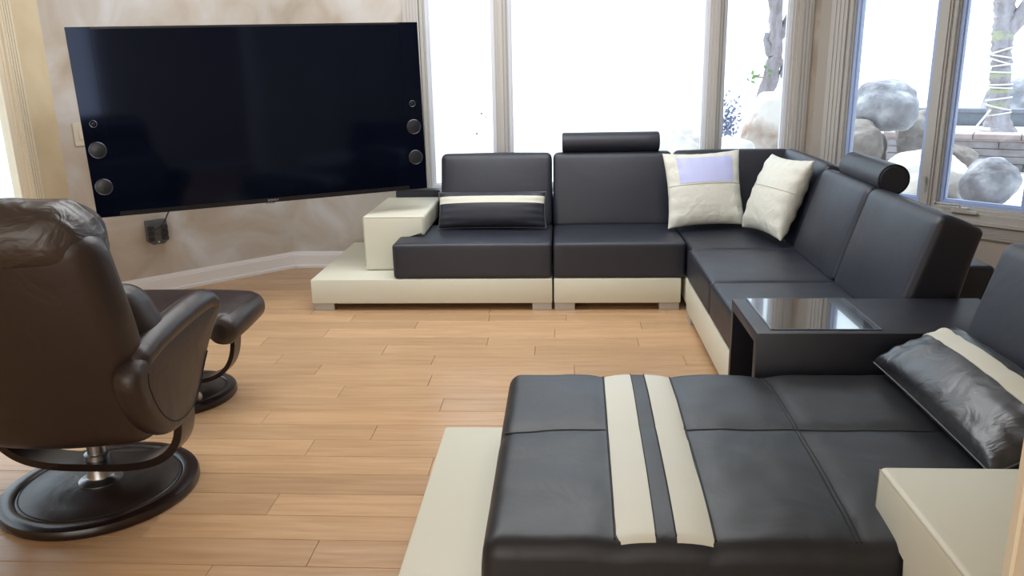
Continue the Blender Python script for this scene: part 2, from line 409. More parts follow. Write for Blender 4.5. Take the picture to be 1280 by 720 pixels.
# back wall with its window opening
WX0, WX1, WZ0, WZ1 = -1.0, 1.60, 0.52, 2.45
structure('wall_back', boxes([(-2.15, WX0, YW, YW + .16, 0, CEIL), (WX1, 1.80, YW, YW + .16, 0, CEIL),
                              (WX0, WX1, YW, YW + .16, 0, WZ0), (WX0, WX1, YW, YW + .16, WZ1, CEIL)]), 'plaster')
structure('wall_back_left', boxes([(-0.02, LLEN + 0.02, 0, 0.16, 0, CEIL)], lw), 'plaster')
structure('wall_back_right', boxes([(0.0, 0.20, 0, 0.16, 0, CEIL), (0.20, 1.50, 0, 0.16, 0, WZ0 - 0.05), (0.20, 1.50, 0, 0.16, WZ1, CEIL),
                                    (1.50, RLEN, 0, 0.16, 0, CEIL)], rw), 'taupe')
DY0, DY1 = 2.3, 4.44
structure('wall_left', boxes([(XL - .058, XL, DY1, 4.86, 0, CEIL), (XL - .16, XL, DY0, DY1, 2.3, CEIL), (XL - .16, XL, -3.2, DY0, 0, CEIL)]), 'warm_plaster')
structure('wall_right', boxes([(XR, XR + .16, -3.2, RE.y + 0.02, 0, CEIL)]), 'plaster')
structure('wall_front', boxes([(XL - .16, XR + .16, -3.36, -3.2, 0, CEIL)]), 'ceiling')
structure('wall_divider', box(0.60, XR - .002, 0.70, 0.838, 0, CEIL), 'warm_plaster')          # stub wall beside the camera
structure('trim_1', boxes([(0.519, 0.599, 0.69, 0.838, 0, 2.3), (0.514, 0.640, 0.8385, 0.852, 0, 2.3), (0.514, 0.64, 0.676, 0.6895, 0, 2.3)]), 'warm_trim')

# baseboards: plinth, cove, bead
def base_profile(x0, x1, f):
    return boxes([(x0, x1, -0.016, 0.0, 0, 0.098), (x0, x1, -0.011, 0.0, 0.098, 0.112), (x0, x1, -0.006, 0.0, 0.112, 0.122), (x0, x1, -0.024, -0.016, 0, 0.02)], f)
structure('baseboard_back_left', base_profile(0, LLEN, lw), 'trim_paint')
structure('baseboard_back', base_profile(-2.03, 1.74, lambda p: (p[0], YW + p[1], p[2])), 'trim_paint')
structure('baseboard_left', base_profile(0, 0.20, lambda p: (XL - p[1], 4.80 - p[0], p[2])), 'trim_paint')
structure('baseboard_back_right', base_profile(0.02, RLEN, rw), 'trim_paint')

# windows
def ring(bm, x0, x1, z0, z1, w, d0, d1, f):
    for q in ((x0, x0 + w, d0, d1, z0, z1), (x1 - w, x1, d0, d1, z0, z1), (x0 + w, x1 - w, d0, d1, z0, z0 + w), (x0 + w, x1 - w, d0, d1, z1 - w, z1)):
        box_into(bm, *q, f=f)
def window(name, x0, x1, z0, z1, f, glass):
    """x0..x1 is the clear glass; frame steps lie outside it"""
    bm = bmesh.new()
    ring(bm, x0 - 0.062, x1 + 0.062, z0 - 0.062, z1 + 0.062, 0.022, 0.005, 0.15, f)
    ring(bm, x0 - 0.041, x1 + 0.041, z0 - 0.041, z1 + 0.041, 0.012, 0.030, 0.15, f)
    w = obj(name, bm, 'window_paint', smooth=False, kind='structure')
    bm = bmesh.new()
    ring(bm, x0 - 0.030, x1 + 0.030, z0 - 0.030, z1 + 0.030, 0.021, 0.045, 0.10, f)
    ring(bm, x0 - 0.010, x1 + 0.010, z0 - 0.010, z1 + 0.010, 0.010, 0.060, 0.09, f)
    obj('sash', bm, glass, w, smooth=False)
    obj('pane', boxes([(x0, x1, 0.072, 0.078, z0, z1)], f), 'pane_glass', w, smooth=False)
    return w
bwf = lambda p: (p[0], YW + p[1], p[2])
window('window_1', -0.930, -0.500, 0.62, 2.36, bwf, 'sash_white')
window('window_2', -0.350, 0.990, 0.62, 2.36, bwf, 'sash_white')
window('window_3', 1.140, 1.545, 0.62, 2.36, bwf, 'sash_white')
window('window_4', 0.262, 0.745, 0.585, 2.36, rw, 'sash_sky_tint')
w5 = window('window_5', 0.925, 1.360, 0.585, 2.36, rw, 'sash_sky_tint')

def flutes(bm, x0, x1, z0, z1, f, n=5, d=-0.020, horizontal=False):
    """fluted casing: flat board with raised reeds"""
    box_into(bm, x0, x1, d + 0.006, 0.004, z0, z1, f=f)
    L = (z1 - z0) if horizontal else (x1 - x0); st = L / (n + 1.0)
    for k in range(n):
        a = (z0 if horizontal else x0) + st * (k + 0.62); b2 = a + st * 0.62
        if horizontal: box_into(bm, x0, x1, d, d + 0.008, a, b2, f=f)
        else: box_into(bm, a, b2, d, d + 0.008, z0, z1, f=f)
# casings round the back group and the covers on its mullions
bm = bmesh.new(); flutes(bm, -1.105, -0.995, 0.50, 2.52, bwf, 4); structure('trim_2', bm, 'window_paint')
bm = bmesh.new(); flutes(bm, 1.608, 1.700, 0.50, 2.52, bwf, 3); structure('trim_3', bm, 'window_paint')
for k, (xa, xb) in enumerate(((-0.438, -0.412), (1.052, 1.078))):
    structure('trim_%d' % (4 + k), boxes([(xa, xb, -0.012, 0.15, 0.5, 2.45)], bwf), 'window_paint')
bm = bmesh.new(); flutes(bm, 0.085, 0.198, 0.42, 2.52, rw, 3); structure('trim_6', bm, 'window_paint')
bm = bmesh.new(); box_into(bm, 0.808, 0.863, -0.010, 0.15, 0.5, 2.45, f=rw); box_into(bm, 0.820, 0.851, -0.020, -0.010, 0.52, 2.45, f=rw); structure('trim_7', bm, 'window_paint')
bm = bmesh.new(); flutes(bm, 1.425, 1.54, 0.42, 2.52, rw, 4); structure('trim_8', bm, 'window_paint')
bm = bmesh.new(); flutes(bm, 0.085, 1.54, 0.375, 0.462, rw, 6, horizontal=True)
box_into(bm, 0.07, 1.555, -0.035, 0.01, 0.462, 0.482, f=rw); box_into(bm, 0.085, 1.54, -0.018, 0.01, 0.482, 0.524, f=rw); structure('trim_9', bm, 'window_paint')
bm = bmesh.new(); flutes(bm, -1.105, 1.70, 0.40, 0.50, bwf, 6, horizontal=True); box_into(bm, -1.12, 1.72, -0.035, 0.0, 0.50, 0.522, f=bwf); structure('trim_10', bm, 'window_paint')
# crank and lock of the right casement
bm = bmesh.new(); box_into(bm, 1.005, 1.16, -0.040, -0.018, 0.524, 0.540, f=rw); box_into(bm, 1.03, 1.10, -0.040, 0.0, 0.540, 0.556, f=rw)
cr = obj('crank_base', bm, 'window_paint', w5, smooth=False)
obj('crank_handle', tube([rw((1.06, -0.035, 0.556)), rw((1.06, -0.045, 0.572)), rw((0.99, -0.05, 0.570)), rw((0.92, -0.05, 0.572)), rw((0.915, -0.06, 0.58))], 0.006), 'window_paint', w5)
bm = boxes([(0.826, 0.846, -0.020, -0.010, 0.62, 0.72)], rw); tube([rw((0.836, -0.018, 0.67)), rw((0.830, -0.035, 0.70)), rw((0.826, -0.04, 0.73))], 0.005, into=bm)
obj('sash_lock', bm, 'window_paint', w5, smooth=False)

# glazed double door in the left wall
dl = lambda p: (XL - p[1], DY1 - p[0], p[2])
bm = bmesh.new(); DW = DY1 - DY0
ring(bm, 0, DW, -0.02, 2.3, 0.022, 0.0, 0.056, dl)
d1 = obj('door_1', bm, 'warm_trim', smooth=False, kind='structure')
for k, (a, b2) in enumerate(((0.022, DW / 2), (DW / 2, DW - 0.022))):
    bm = bmesh.new(); ring(bm, a, b2, 0.0, 2.278, 0.042, 0.004, 0.05, dl); box_into(bm, a + .042, b2 - .042, 0.004, 0.05, 0.042, 0.20, f=dl)
    lf = obj('door_leaf', bm, 'warm_trim', d1, smooth=False)
    obj('pane', boxes([(a + .042, b2 - .042, 0.022, 0.028, 0.20, 2.236)], dl), 'pane_glass', d1, smooth=False)
bm = bmesh.new(); flutes(bm, -0.105, 0.0, 0, 2.40, dl, 4); structure('trim_11', bm, 'warm_trim')

# ------------------------------------------------------------------ sectional sofa
ZB0, ZB1, ZS = 0.045, 0.200, 0.425          # white plinth, seat top
YF = 4.705
GS = 'modules of the black and cream sectional sofa'

def foot(p, x0, x1, y0, y1):
    obj('foot', box(x0, x1, y0, y1, 0.0, ZB0 - 0.001, 0.002, 1), 'brushed_foot', p, smooth=False)

def back_cushion(p, x0, x1, T=None, z1=0.883, name='back_cushion', depth=0.235):
    """reclined cushion along x; its front foot at y=5.27. T maps to the final place"""
    zf = 0.40
    def f(q):
        x, y, z = q; k = (z - zf) / (z1 - zf)
        y = y + 0.14 * k
        yn = (y - 0.14 * k - 5.27) / depth
        y -= (yn) * 0.05 * k
        z -= 0.055 * max(0.0, yn - 0.25) * max(0.0, k) ** 3 + 0.02 * max(0.0, yn) ** 2 * max(0.0, k) ** 6
        v = (x, y, z); return T(v) if T else v
    return obj(name, rbox(x0, x1, 5.27, 5.27 + depth, zf, z1, 0.038, 10, crown=0.006, fcrown=0.018, f=f), 'black_leather', p)

def piping(pts, p, r=0.0032, mat='thread_dark'):
    obj('piping', tube(pts, r, 6), mat, p)

# left end module
A = empty('sofa_section', (-0.81, 5.25, 0), 'sofa end section with wide cream platform and cream armrest under the television', 'sofa', GS)
obj('plinth', box(-1.555, -0.062, YF, 5.80, ZB0, ZB1, 0.008, 2), 'cream_leather', A, label='cream leather platform')
foot(A, -1.545, -1.42, YF + .012, YF + .10); foot(A, -0.185, -0.066, YF + .012, YF + .10); foot(A, -1.545, -1.42, 5.68, 5.77); foot(A, -0.185, -0.066, 5.68, 5.77)
obj('seat_cushion', rbox(-1.035, -0.064, YF + .002, 5.33, ZB1 + .001, ZS - .006, 0.022, 12, crown=0.012), 'black_leather', A)
back_cushion(A, -0.815, -0.068)
obj('back_frame', prism([(-1.20, 5.70), (-0.862, 5.70), (-0.862, 5.52), (-0.066, 5.52), (-0.066, 5.80), (-1.20, 5.80)], ZB1 + .001, 0.600, lambda u, v, d: (u, v, d), 0.015, 3), 'black_leather', A)
obj('armrest', prism([(-1.262, 0.201), (-1.262, 0.552), (-0.866, 0.552), (-0.866, 0.425), (-1.040, 0.425), (-1.040, 0.201)], 4.925, 5.695, lambda u, v, d: (u, d, v), 0.020, 4), 'cream_leather', A, label='cream leather armrest bent over the seat')
piping([(-1.255, 4.927, .23), (-1.255, 4.927, .545), (-0.873, 4.927, .545), (-0.868, 4.93, .43)], A, 0.0018, 'thread_cream')

# middle module with a roll headrest
B = empty('sofa_section', (0.34, 5.25, 0), 'middle sofa seat in front of the big window with a roll headrest on its back', 'sofa', GS)
obj('plinth', box(-0.052, 0.712, YF, 5.80, ZB0, ZB1, 0.008, 2), 'cream_leather', B, label='cream leather plinth')
foot(B, -0.048, 0.075, YF + .012, YF + .10); foot(B, 0.585, 0.706, YF + .012, YF + .10)
foot(B, -0.048, 0.075, 5.68, 5.77); foot(B, 0.585, 0.706, 5.68, 5.77)
obj('seat_cushion', rbox(-0.055, 0.735, YF + .002, 5.33, ZB1 + .001, ZS - .006, 0.022, 12, crown=0.012), 'black_leather', B)
back_cushion(B, -0.060, 0.728)
obj('back_frame', box(-0.055, 0.728, 5.52, 5.80, ZB1 + .001, 0.575, 0.02, 3), 'black_leather', B)
def headrest(p, T=None, x0=0.0, x1=0.645, z=0.945, y=5.46):
    xs = [x0 + .002, x0, x0 + .004, x0 + .014] + [x0 + .014 + (x1 - x0 - .028) * q / 8 for q in range(1, 8)] + [x1 - .014, x1 - .004, x1]
    xs[0] = x0 - .0005
    h = obj('headrest', tube([(v, y, z) for v in xs], [.020, .056, .063, .066] + [.066] * 7 + [.066, .063, .056], 36), 'black_leather', p)
    for s in (x0 + .15, x1 - .15): obj('headrest_post', boxes([(s - .012, s + .012, y - .005, y + .005, z - .20, z - .05)], T), 'steel', h, smooth=False)
    return h
headrest(B)

# corner module
XF = 0.722
def TR(p):                                   # back-sofa frame -> the right run, which faces the television
    x, y, z = p; return (XF + (y - YF) , 4.60 - x, z)
Cn = empty('sofa_section', (1.30, 5.25, 0), 'corner sofa section holding the two cream throw pillows', 'sofa', GS)
obj('plinth', box(0.740, 1.83, 4.602, 5.80, ZB0, ZB1, 0.008, 2), 'cream_leather', Cn, label='cream leather plinth')
foot(Cn, 0.745, 0.85, 4.615, 4.70); foot(Cn, 1.70, 1.82, 5.68, 5.77)
obj('seat_cushion', rbox(0.742, 1.40, 4.560, 5.33, ZB1 + .001, ZS - .010, 0.022, 12, crown=0.010), 'black_leather', Cn)
back_cushion(Cn, 0.735, 1.50, z1=0.885)
def TC(p):                                   # the side back of the corner
    x, y, z = p; return (XF + 0.032 + (y - YF), 5.50 - x, z)
back_cushion(Cn, 0.02, 0.935, TC, z1=0.885)
obj('back_frame', prism([(0.74, 5.52), (1.55, 5.52), (1.55, 4.61), (1.83, 4.61), (1.83, 5.60), (1.63, 5.80), (0.74, 5.80)], ZB1 + .001, 0.60, lambda u, v, d: (u, v, d), 0.012, 2), 'black_leather', Cn)

# right run: two seats on one plinth
D = empty('sofa_section', (1.2, 3.85, 0), 'two-seat sofa run along the right window with a roll headrest on its far back', 'sofa', GS)
YR0, YR1, YRM = 3.09, 4.548, 3.825
obj('plinth', box(XF, 1.78, YR0, YR1, ZB0, ZB1 + .03, 0.008, 2), 'cream_leather', D, label='cream leather plinth')
foot(D, XF + .004, XF + .10, YR1 - .13, YR1 - .01); foot(D, XF + .004, XF + .10, YR0 + .01, YR0 + .13)
foot(D, 1.67, 1.77, YR1 - .13, YR1 - .01); foot(D, 1.67, 1.77, YR0 + .01, YR0 + .13)
for (a, b2) in ((YRM + .002, YR1), (YR0, YRM - .002)):
    s = obj('seat_cushion', rbox(XF - .004, 1.39, a, b2, ZB1 + .031, ZS - .010, 0.026, 12, crown=0.014), 'black_leather', D)
    pts = [(XF - .001, b2 - .022, .25 + .15 * k / 4) for k in range(5)] + [(XF + .008, b2 - .022, ZS - .014)]
    piping([(XF + .001, a + .020, ZS - .016), (XF + .001, b2 - .022, ZS - .016)], s, 0.0026)
for k, (a, b2) in enumerate(((YRM + .003, YR1 - .02), (YR0 - .0, YRM - .003))):
    back_cushion(D, 4.60 - b2, 4.60 - a, TR, z1=0.868)
obj('back_frame', box(1.50, 1.78, YR0 + .22, YR1, ZB1 + .031, 0.615, 0.02, 3), 'black_leather', D)
def cyl_headrest():
    y0, y1 = 3.80, 4.36; cx, cz = 1.530, 0.905; rr = 0.072
    bm = tube([(cx, y0 + .004, cz), (cx, y0 + .001, cz), (cx, y0 + .012, cz)] [1:] + [(cx, y0 + (y1 - y0) * k / 8, cz) for k in range(1, 8)] + [(cx, y1 - .01, cz), (cx, y1, cz)],
              [rr - .010, rr] + [rr] * 7 + [rr, rr - .01], 36)
    h = obj('headrest', bm, 'black_leather', D)
    obj('piping', tube([(cx + (rr - .003) * math.cos(a * math.pi / 18), y0 + .006, cz + (rr - .003) * math.sin(a * math.pi / 18)) for a in range(36)], 0.0032, 6, closed=True), 'thread_dark', h)
    for yy in (3.95, 4.2): obj('headrest_post', tube([(cx - .01, yy, 0.78), (cx, yy, 0.86)], 0.008, 8), 'steel', h)
cyl_headrest()

# console table between the right run and the chaise
TB = empty('side_table', (1.1, 2.86, 0), 'black leather wrapped console table with a dark glass inset beside the chaise', 'table')
tx0, tx1, ty0, ty1, tz = 0.664, 1.60, 2.650, 3.075, 0.55
obj('leather_shell', prism([(ty0, 0.004), (ty0, tz), (ty1, tz), (ty1, 0.004), (ty1 - .034, 0.004), (ty1 - .034, tz - .036), (ty0 + .034, tz - .036), (ty0 + .034, 0.004)], tx0, tx1, lambda u, v, d: (d, u, v), 0.005, 2), 'black_leather', TB)
obj('end_panel', box(tx1 - .035, tx1 - .001, ty0 + .035, ty1 - .035, 0.004, tz - .037, 0.004, 2), 'black_leather', TB)
obj('shelf', box(tx0 + .02, tx1 - .036, ty0 + .035, ty1 - .035, 0.10, 0.13, 0.003, 1), 'bezel', TB)
obj('glass_inset', box(0.722, 1.088, 2.688, 3.066, tz - .001, tz + .003, 0.0012, 1), 'black_glass', TB, smooth=False, label='dark mirror-like glass panel')
obj('inset_rim', boxes([(0.717, 0.722, 2.683, 3.071, tz - .001, tz + .0035), (1.088, 1.093, 2.683, 3.071, tz - .001, tz + .0035),
                        (0.722, 1.088, 2.683, 2.688, tz - .001, tz + .0035), (0.722, 1.088, 3.066, 3.071, tz - .001, tz + .0035)]), 'dim_chrome', TB, smooth=False)

# chaise longue
E_ = empty('chaise_longue', (0.7, 2.1, 0), 'large black leather chaise with two cream stripes on a cream platform in the foreground', 'sofa')
obj('plinth', box(-0.425, 1.80, 1.40, 2.640, ZB0, ZB1, 0.010, 2), 'cream_leather', E_, label='cream leather platform')
for xx in (-0.40, 1.66):
    for yy in (1.42, 2.52): foot(E_, xx, xx + .12, yy, yy + .10)
cx0, cx1, cy0, cy1 = -0.178, 1.335, 1.560, 2.590
SE = [0.128, 0.215, 0.262, 0.345, 0.658]     # stripe edges and the plain cross seam, at y = 2.06
SEAM_Y = 2.125
def skew(x, y): return x + (y - 2.06) * 0.022 if 0.05 < x < 0.75 else x
def chz(x, y):
    """height of the padded top"""
    z = 0.430
    dx = min(abs(x - skew(SE[0], y)), abs(x - skew(SE[3], y)), abs(x - skew(SE[4], y) - 0.0))
    instr = SE[0] < x < SE[3]
    dip = 0.012 * math.exp(-dx / 0.035)
    dy = abs(y - SEAM_Y); dip2 = (0.005 if instr else 0.012) * math.exp(-dy / 0.035)
    ed = min(x - cx0, 0.4) / 0.4; ey = min(y - cy0, cy1 - y, 0.30) / 0.30
    crown = 0.020 * (1 - (1 - max(0, min(1, ed))) ** 2.2) * (1 - (1 - max(0, min(1, ey))) ** 2.2)
    nz = noise.noise(Vector((x * 7, y * 7, 3))) * 0.004 + noise.noise(Vector((x * 19, y * 12, 5))) * 0.0015
    return z + crown + nz * (0.4 if instr else 1) - max(dip, dip2) - 0.3 * min(dip, dip2)
def chf(p):
    """block -> chaise cushion: top follows chz, sides bulge"""
    x, y, z = p
    k = max(0.0, min(1.0, (z - ZB1) / (0.415 - ZB1)))
    zt = chz(min(max(x, cx0), cx1), min(max(y, cy0), cy1))
    z2 = ZB1 + (z - ZB1) * (zt - ZB1) / (0.415 - ZB1)
    b_ = math.sin(math.pi * k) * 0.010
    if x < cx0 + .05: x -= b_
    if y < cy0 + .05: y -= b_
    return (x, y, z2)
obj('seat_cushion', rbox(cx0, cx1, cy0, cy1, ZB1 + .001, 0.415, 0.036, 64, f=chf), 'chaise_leather', E_)
def strip(xa, xb, mat, name, dz=0.0030, ya=None, down=0.0):
    """a band of hide lying on the cushion from its far edge to just over the near edge"""
    bm = bmesh.new(); nx, ny = 8, 70; rows = []
    # path parameter: y from far edge over the top and round the near edge
    prof = []
    for k in range(9): a = math.pi / 2 * k / 8; prof.append((cy1 - .045 + .045 * math.cos(a), 0.415 - .045 + .045 * math.sin(a)))
    for k in range(1, ny): prof.append((cy1 - .045 + (cy0 + .09 - cy1) * k / ny, 0.415))
    for k in range(4): a = math.pi / 2 * k / 8; prof.append((cy0 + .045 - .045 * math.sin(a), 0.415 - .045 + .045 * math.cos(a)))
    for (y, z) in prof:
        row = []
        for i in range(nx + 1):
            x = skew(xa, y) + (skew(xb, y) - skew(xa, y)) * i / nx
            X, Y, Z = chf((x, y, z)); row.append((X, Y, Z))
        rows.append(row)
    top = []; bot = []
    for j, row in enumerate(rows):
        y, z = prof[j]; ny_ = 0; 
        if y > cy1 - .045: n_ = Vector((0, y - (cy1 - .045), z - .370)).normalized()
        elif y < cy0 + .045: n_ = Vector((0, y - (cy0 + .045), z - .370)).normalized()
        else: n_ = Vector((0, 0, 1))
        top.append([bm.verts.new(Vector(p) + n_ * dz) for p in row]); bot.append([bm.verts.new(Vector(p) - n_ * 0.004) for p in row])
    for j in range(len(rows) - 1):
        for i in range(nx):
            bm.faces.new((top[j][i], top[j][i + 1], top[j + 1][i + 1], top[j + 1][i])); bm.faces.new((bot[j][i], bot[j + 1][i], bot[j + 1][i + 1], bot[j][i + 1]))
        bm.faces.new((top[j][0], top[j + 1][0], bot[j + 1][0], bot[j][0])); bm.faces.new((top[j][nx], bot[j][nx], bot[j + 1][nx], top[j + 1][nx]))
    bm.faces.new(top[0][::-1] + bot[0]); bm.faces.new(top[-1] + bot[-1][::-1])
    obj(name, bm, mat, E_)
strip(SE[0], SE[1], 'cream_stripe', 'stripe'); strip(SE[2], SE[3], 'cream_stripe', 'stripe')
def seam_line(pts, dz=0.0015, r=0.0028, mat='thread_dark'):
    P = []
    for (x, y) in pts: X, Y, Z = chf((x, y, 0.415)); P.append((X, Y, Z + dz))
    obj('seam', tube(P, r, 6), mat, E_)
ys = [cy0 + .03 + (cy1 - cy0 - .06) * k / 60 for k in range(61)]
for xs_ in (SE[0] - .003, SE[3] + .003): seam_line([(skew(xs_, y), y) for y in ys])
for xs_ in (SE[1] + .001, SE[2] - .001): seam_line([(skew(xs_, y), y) for y in ys], dz=0.002, r=0.0018)
for off in (-.0055, .0055): seam_line([(skew(SE[4] + off, y), y) for y in ys], dz=0.0010, r=0.0022)
def yline(x): return SEAM_Y + 0.006 * math.sin(x * 5)
seam_line([(cx0 + .01 + (SE[0] - cx0 - .015) * k / 16, SEAM_Y) for k in range(17)])
seam_line([(SE[3] + .004 + (1.25 - SE[3]) * k / 40, SEAM_Y) for k in range(41)])
# chaise back, facing left, and its cream armrest
def TE(p):
    x, y, z = p; return (1.265 + (y - 5.27), 2.600 - x, z)
back_cushion(E_, 0.0, 1.20, TE, z1=0.880)
obj('back_frame', box(1.52, 1.80, 1.42, 2.60, ZB1 + .001, 0.60, 0.02, 3), 'black_leather', E_)
obj('armrest', prism([(1.285, 0.201), (1.285, 0.545), (1.720, 0.545), (1.720, 0.428), (1.530, 0.428), (1.530, 0.201)], 0.725, 1.52, lambda u, v, d: (d, u, v), 0.014, 3), 'cream_leather', E_, label='cream leather armrest bent over the seat')
piping([(0.727, 1.713, .44), (0.727, 1.713, .538), (0.727, 1.292, .538), (0.727, 1.292, .22)], E_, 0.0018, 'thread_cream')
piping([(0.735, 1.292, .5455), (1.50, 1.292, .5455)], E_, 0.0015, 'thread_cream')

# ------------------------------------------------------------------ pillows
def pillow_bm(w, h, th, T, n=28, sag=0.08, wr=0.004, half=None, seed=0, power=0.42, ruche=0.0):
    bm = bmesh.new(); G = {}
    def P(i, j, s):
        u = -1 + 2 * i / n; v = -1 + 2 * j / n
        uu = math.sin(u * math.pi / 2); vv = math.sin(v * math.pi / 2)
        x = w / 2 * uu * (1 - sag * (1 - vv * vv)); y = h / 2 * vv * (1 - sag * (1 - uu * uu))
        k = max(0.0, (1 - uu * uu) * (1 - vv * vv)) ** power
        z = s * th / 2 * k
        ew = (1 - k) * (1 - (1 - k)) * 4
        z += s * wr * ew * math.sin(uu * 19 + seed + 3 * vv) * (abs(vv) ** 2) + s * wr * ew * math.sin(vv * 17 + seed * 2) * (abs(uu) ** 2)
        z += wr * 0.8 * noise.noise(Vector((u * 2.2 + seed, v * 2.2, s)))* k
        z += s * ruche * min(1, k * 1.5) * noise.noise(Vector((x * 26 + seed, y * 5, s)))
        return T(Vector((x, y, z)))
    for s in (1, -1):
        for i in range(n + 1):
            for j in range(n + 1):
                key = (i, j, s if 0 < i < n and 0 < j < n else 0)
                if key not in G: G[key] = bm.verts.new(P(i, j, s if key[2] else 1))
        for i in range(n):
            for j in range(n):
                q = []
                for a, b_ in ((i, j), (i + 1, j), (i + 1, j + 1), (i, j + 1)):
                    q.append(G[(a, b_, s if 0 < a < n and 0 < b_ < n else 0)])
                bm.faces.new(q if s > 0 else q[::-1])
    return bm, P
def place(c, rot):
    m_ = Matrix.Translation(c) @ rot.to_4x4()
    return lambda v: m_ @ v
def frame(xa, up):
    X = Vector(xa).normalized(); Y = Vector(up); Y = (Y - X * Y.dot(X)).normalized(); Z = X.cross(Y)
    return Matrix((X, Y, Z)).transposed()
def patch(P, n, i0, i1, j0, j1, s, T_inv_n, dz, round_=0):
    bm = bmesh.new(); V = {}
    for i in range(i0, i1 + 1):
        for j in range(j0, j1 + 1): V[i, j] = Vector(P(i, j, s))
    top = {k: bm.verts.new(v + T_inv_n * dz) for k, v in V.items()}; bot = {k: bm.verts.new(v - T_inv_n * 0.006) for k, v in V.items()}
    def rim(a, b_):
        bm.faces.new((top[a], top[b_], bot[b_], bot[a]))
    for i in range(i0, i1):
        for j in range(j0, j1):
            bm.faces.new((top[i, j], top[i + 1, j], top[i + 1, j + 1], top[i, j + 1])); bm.faces.new((bot[i, j], bot[i, j + 1], bot[i + 1, j + 1], bot[i + 1, j]))
    for i in range(i0, i1): rim((i, j0), (i + 1, j0)); rim((i + 1, j1), (i, j1))
    for j in range(j0, j1): rim((i0, j + 1), (i0, j)); rim((i1, j), (i1, j + 1))
    return bm

# square cream pillows in the corner
r1 = frame((1, 0.06, 0.035), (0.03, 0.42, 1)); c1 = Vector((0.895, 5.13, 0.672))
bm, P1 = pillow_bm(0.49, 0.49, 0.17, place(c1, r1), seed=1, wr=0.006)
p1 = obj('throw_pillow', bm, 'cushion_cloth', loc=(0.89, 5.13, 0.44), label='square cream pillow facing the room, with a painted pale blue sunlight patch', cat='pillow', group='cream throw pillows in the sofa corner')
n1_ = r1 @ Vector((0, 0, 1))
obj('painted_sunlight', patch(P1, 28, 7, 22, 15, 23, 1, n1_, 0.0025), 'sunlight_patch', p1, label='sunlight painted as a pale blue patch')  # painted patch standing in for sunlight on the pillow
obj('seam', tube([Vector(P1(i, 14.6, 1)) + n1_ * .001 for i in range(1, 28)], 0.0022, 6), 'thread_cream', p1)
r2 = frame((0.26, -1, 0.02), (0.36, 0.20, 1)); c2 = Vector((1.265, 4.81, 0.675))
bm, P2 = pillow_bm(0.47, 0.48, 0.21, place(c2, r2), seed=4, wr=0.006)
p2 = obj('throw_pillow', bm, 'cushion_cloth', loc=(1.185, 4.86, 0.44), label='plain cream pillow standing turned sideways against the right-hand back cushion', cat='pillow', group='cream throw pillows in the sofa corner')
n2_ = r2 @ Vector((0, 0, 1))
obj('seam', tube([Vector(P2(i, 15.2, 1)) + n2_ * .001 for i in range(1, 28)], 0.0022, 6), 'thread_cream', p2)

def striped(c, r, label, w, h, th, wr, seed, j0, j1, loc, mat='crinkled_leather', power=0.40, ruche=0.0, n=32):
    bm, P = pillow_bm(w, h, th, place(c, r), n=32, sag=0.03, wr=wr, seed=seed, power=power, ruche=ruche)
    o = obj('lumbar_pillow', bm, mat, loc=loc, label=label, cat='pillow', group='black lumbar pillows with a cream stripe')
    nn = r @ Vector((0, 0, 1))
    obj('stripe', patch(P, 32, 1, 31, j0, j1, 1, nn, 0.003), 'cream_stripe', o, label='cream leather stripe')
    # stitched rim
    rim = [P(i, 0, 0) for i in range(32)] + [P(32, j, 0) for j in range(32)] + [P(i, 32, 0) for i in range(32, 0, -1)] + [P(0, j, 0) for j in range(32, 0, -1)]
    obj('piping', tube(rim, 0.003, 6, closed=True), 'thread_grey', o)
    return o
striped(Vector((-0.455, 5.145, 0.548)), frame((1, 0.0, 0), (0, 0.40, 1)), 'black pillow with a cream stripe on the sofa end seat', 0.70, 0.235, 0.16, 0.003, 2, 19, 24, (-0.455, 5.145, 0.43), 'black_leather')
striped(Vector((1.155, 2.185, 0.535)), frame((0, -1, 0), (1, 0, 0.46)), 'crinkled black pillow with a cream stripe leaning on the chaise back', 0.76, 0.275, 0.165, 0.003, 5, 18, 23, (1.14, 2.235, 0.45), power=0.34, ruche=0.010)

# ------------------------------------------------------------------ television
ta = 0.451; TO = Vector((-2.610, 4.310, 0.668)); tr_ = 0.0135
TX = Vector((math.cos(ta) * math.cos(tr_), math.sin(ta) * math.cos(tr_), math.sin(tr_))); TN = Vector((math.sin(ta), -math.cos(ta), 0)); TZ = TN.cross(TX) * -1
if TZ.z < 0: TZ = -TZ
TW, TH = 1.93, 1.025
def tv(p): v = TO + TX * p[0] - TN * p[1] + TZ * p[2]; return (v.x, v.y, v.z)       # (along, back from the glass, up)
tvo = empty('television', tv((TW / 2, 0.05, 0)), 'large black flat television angled out from the plaster wall, round speakers at both sides', 'television')
bm = bmesh.new(); box_into(bm, 0, TW, 0.004, 0.035, 0, TH, f=tv); box_into(bm, 0.25, TW - .25, 0.035, 0.075, 0.08, TH - .25, f=tv)
obj('housing', bm, 'bezel', tvo, smooth=False)
obj('screen', boxes([(0.118, TW - .118, 0.0, 0.004, 0.028, TH - .012)], tv), 'screen', tvo, smooth=False)
for a, b2 in ((0.002, 0.117), (TW - .117, TW - .002)): obj('speaker_panel', boxes([(a, b2, 0.0, 0.004, 0.004, TH - .002)], tv), 'screen', tvo, smooth=False)
obj('lower_bezel', boxes([(0.118, TW - .118, -0.001, 0.004, 0.004, 0.027)], tv), 'bezel', tvo, smooth=False)
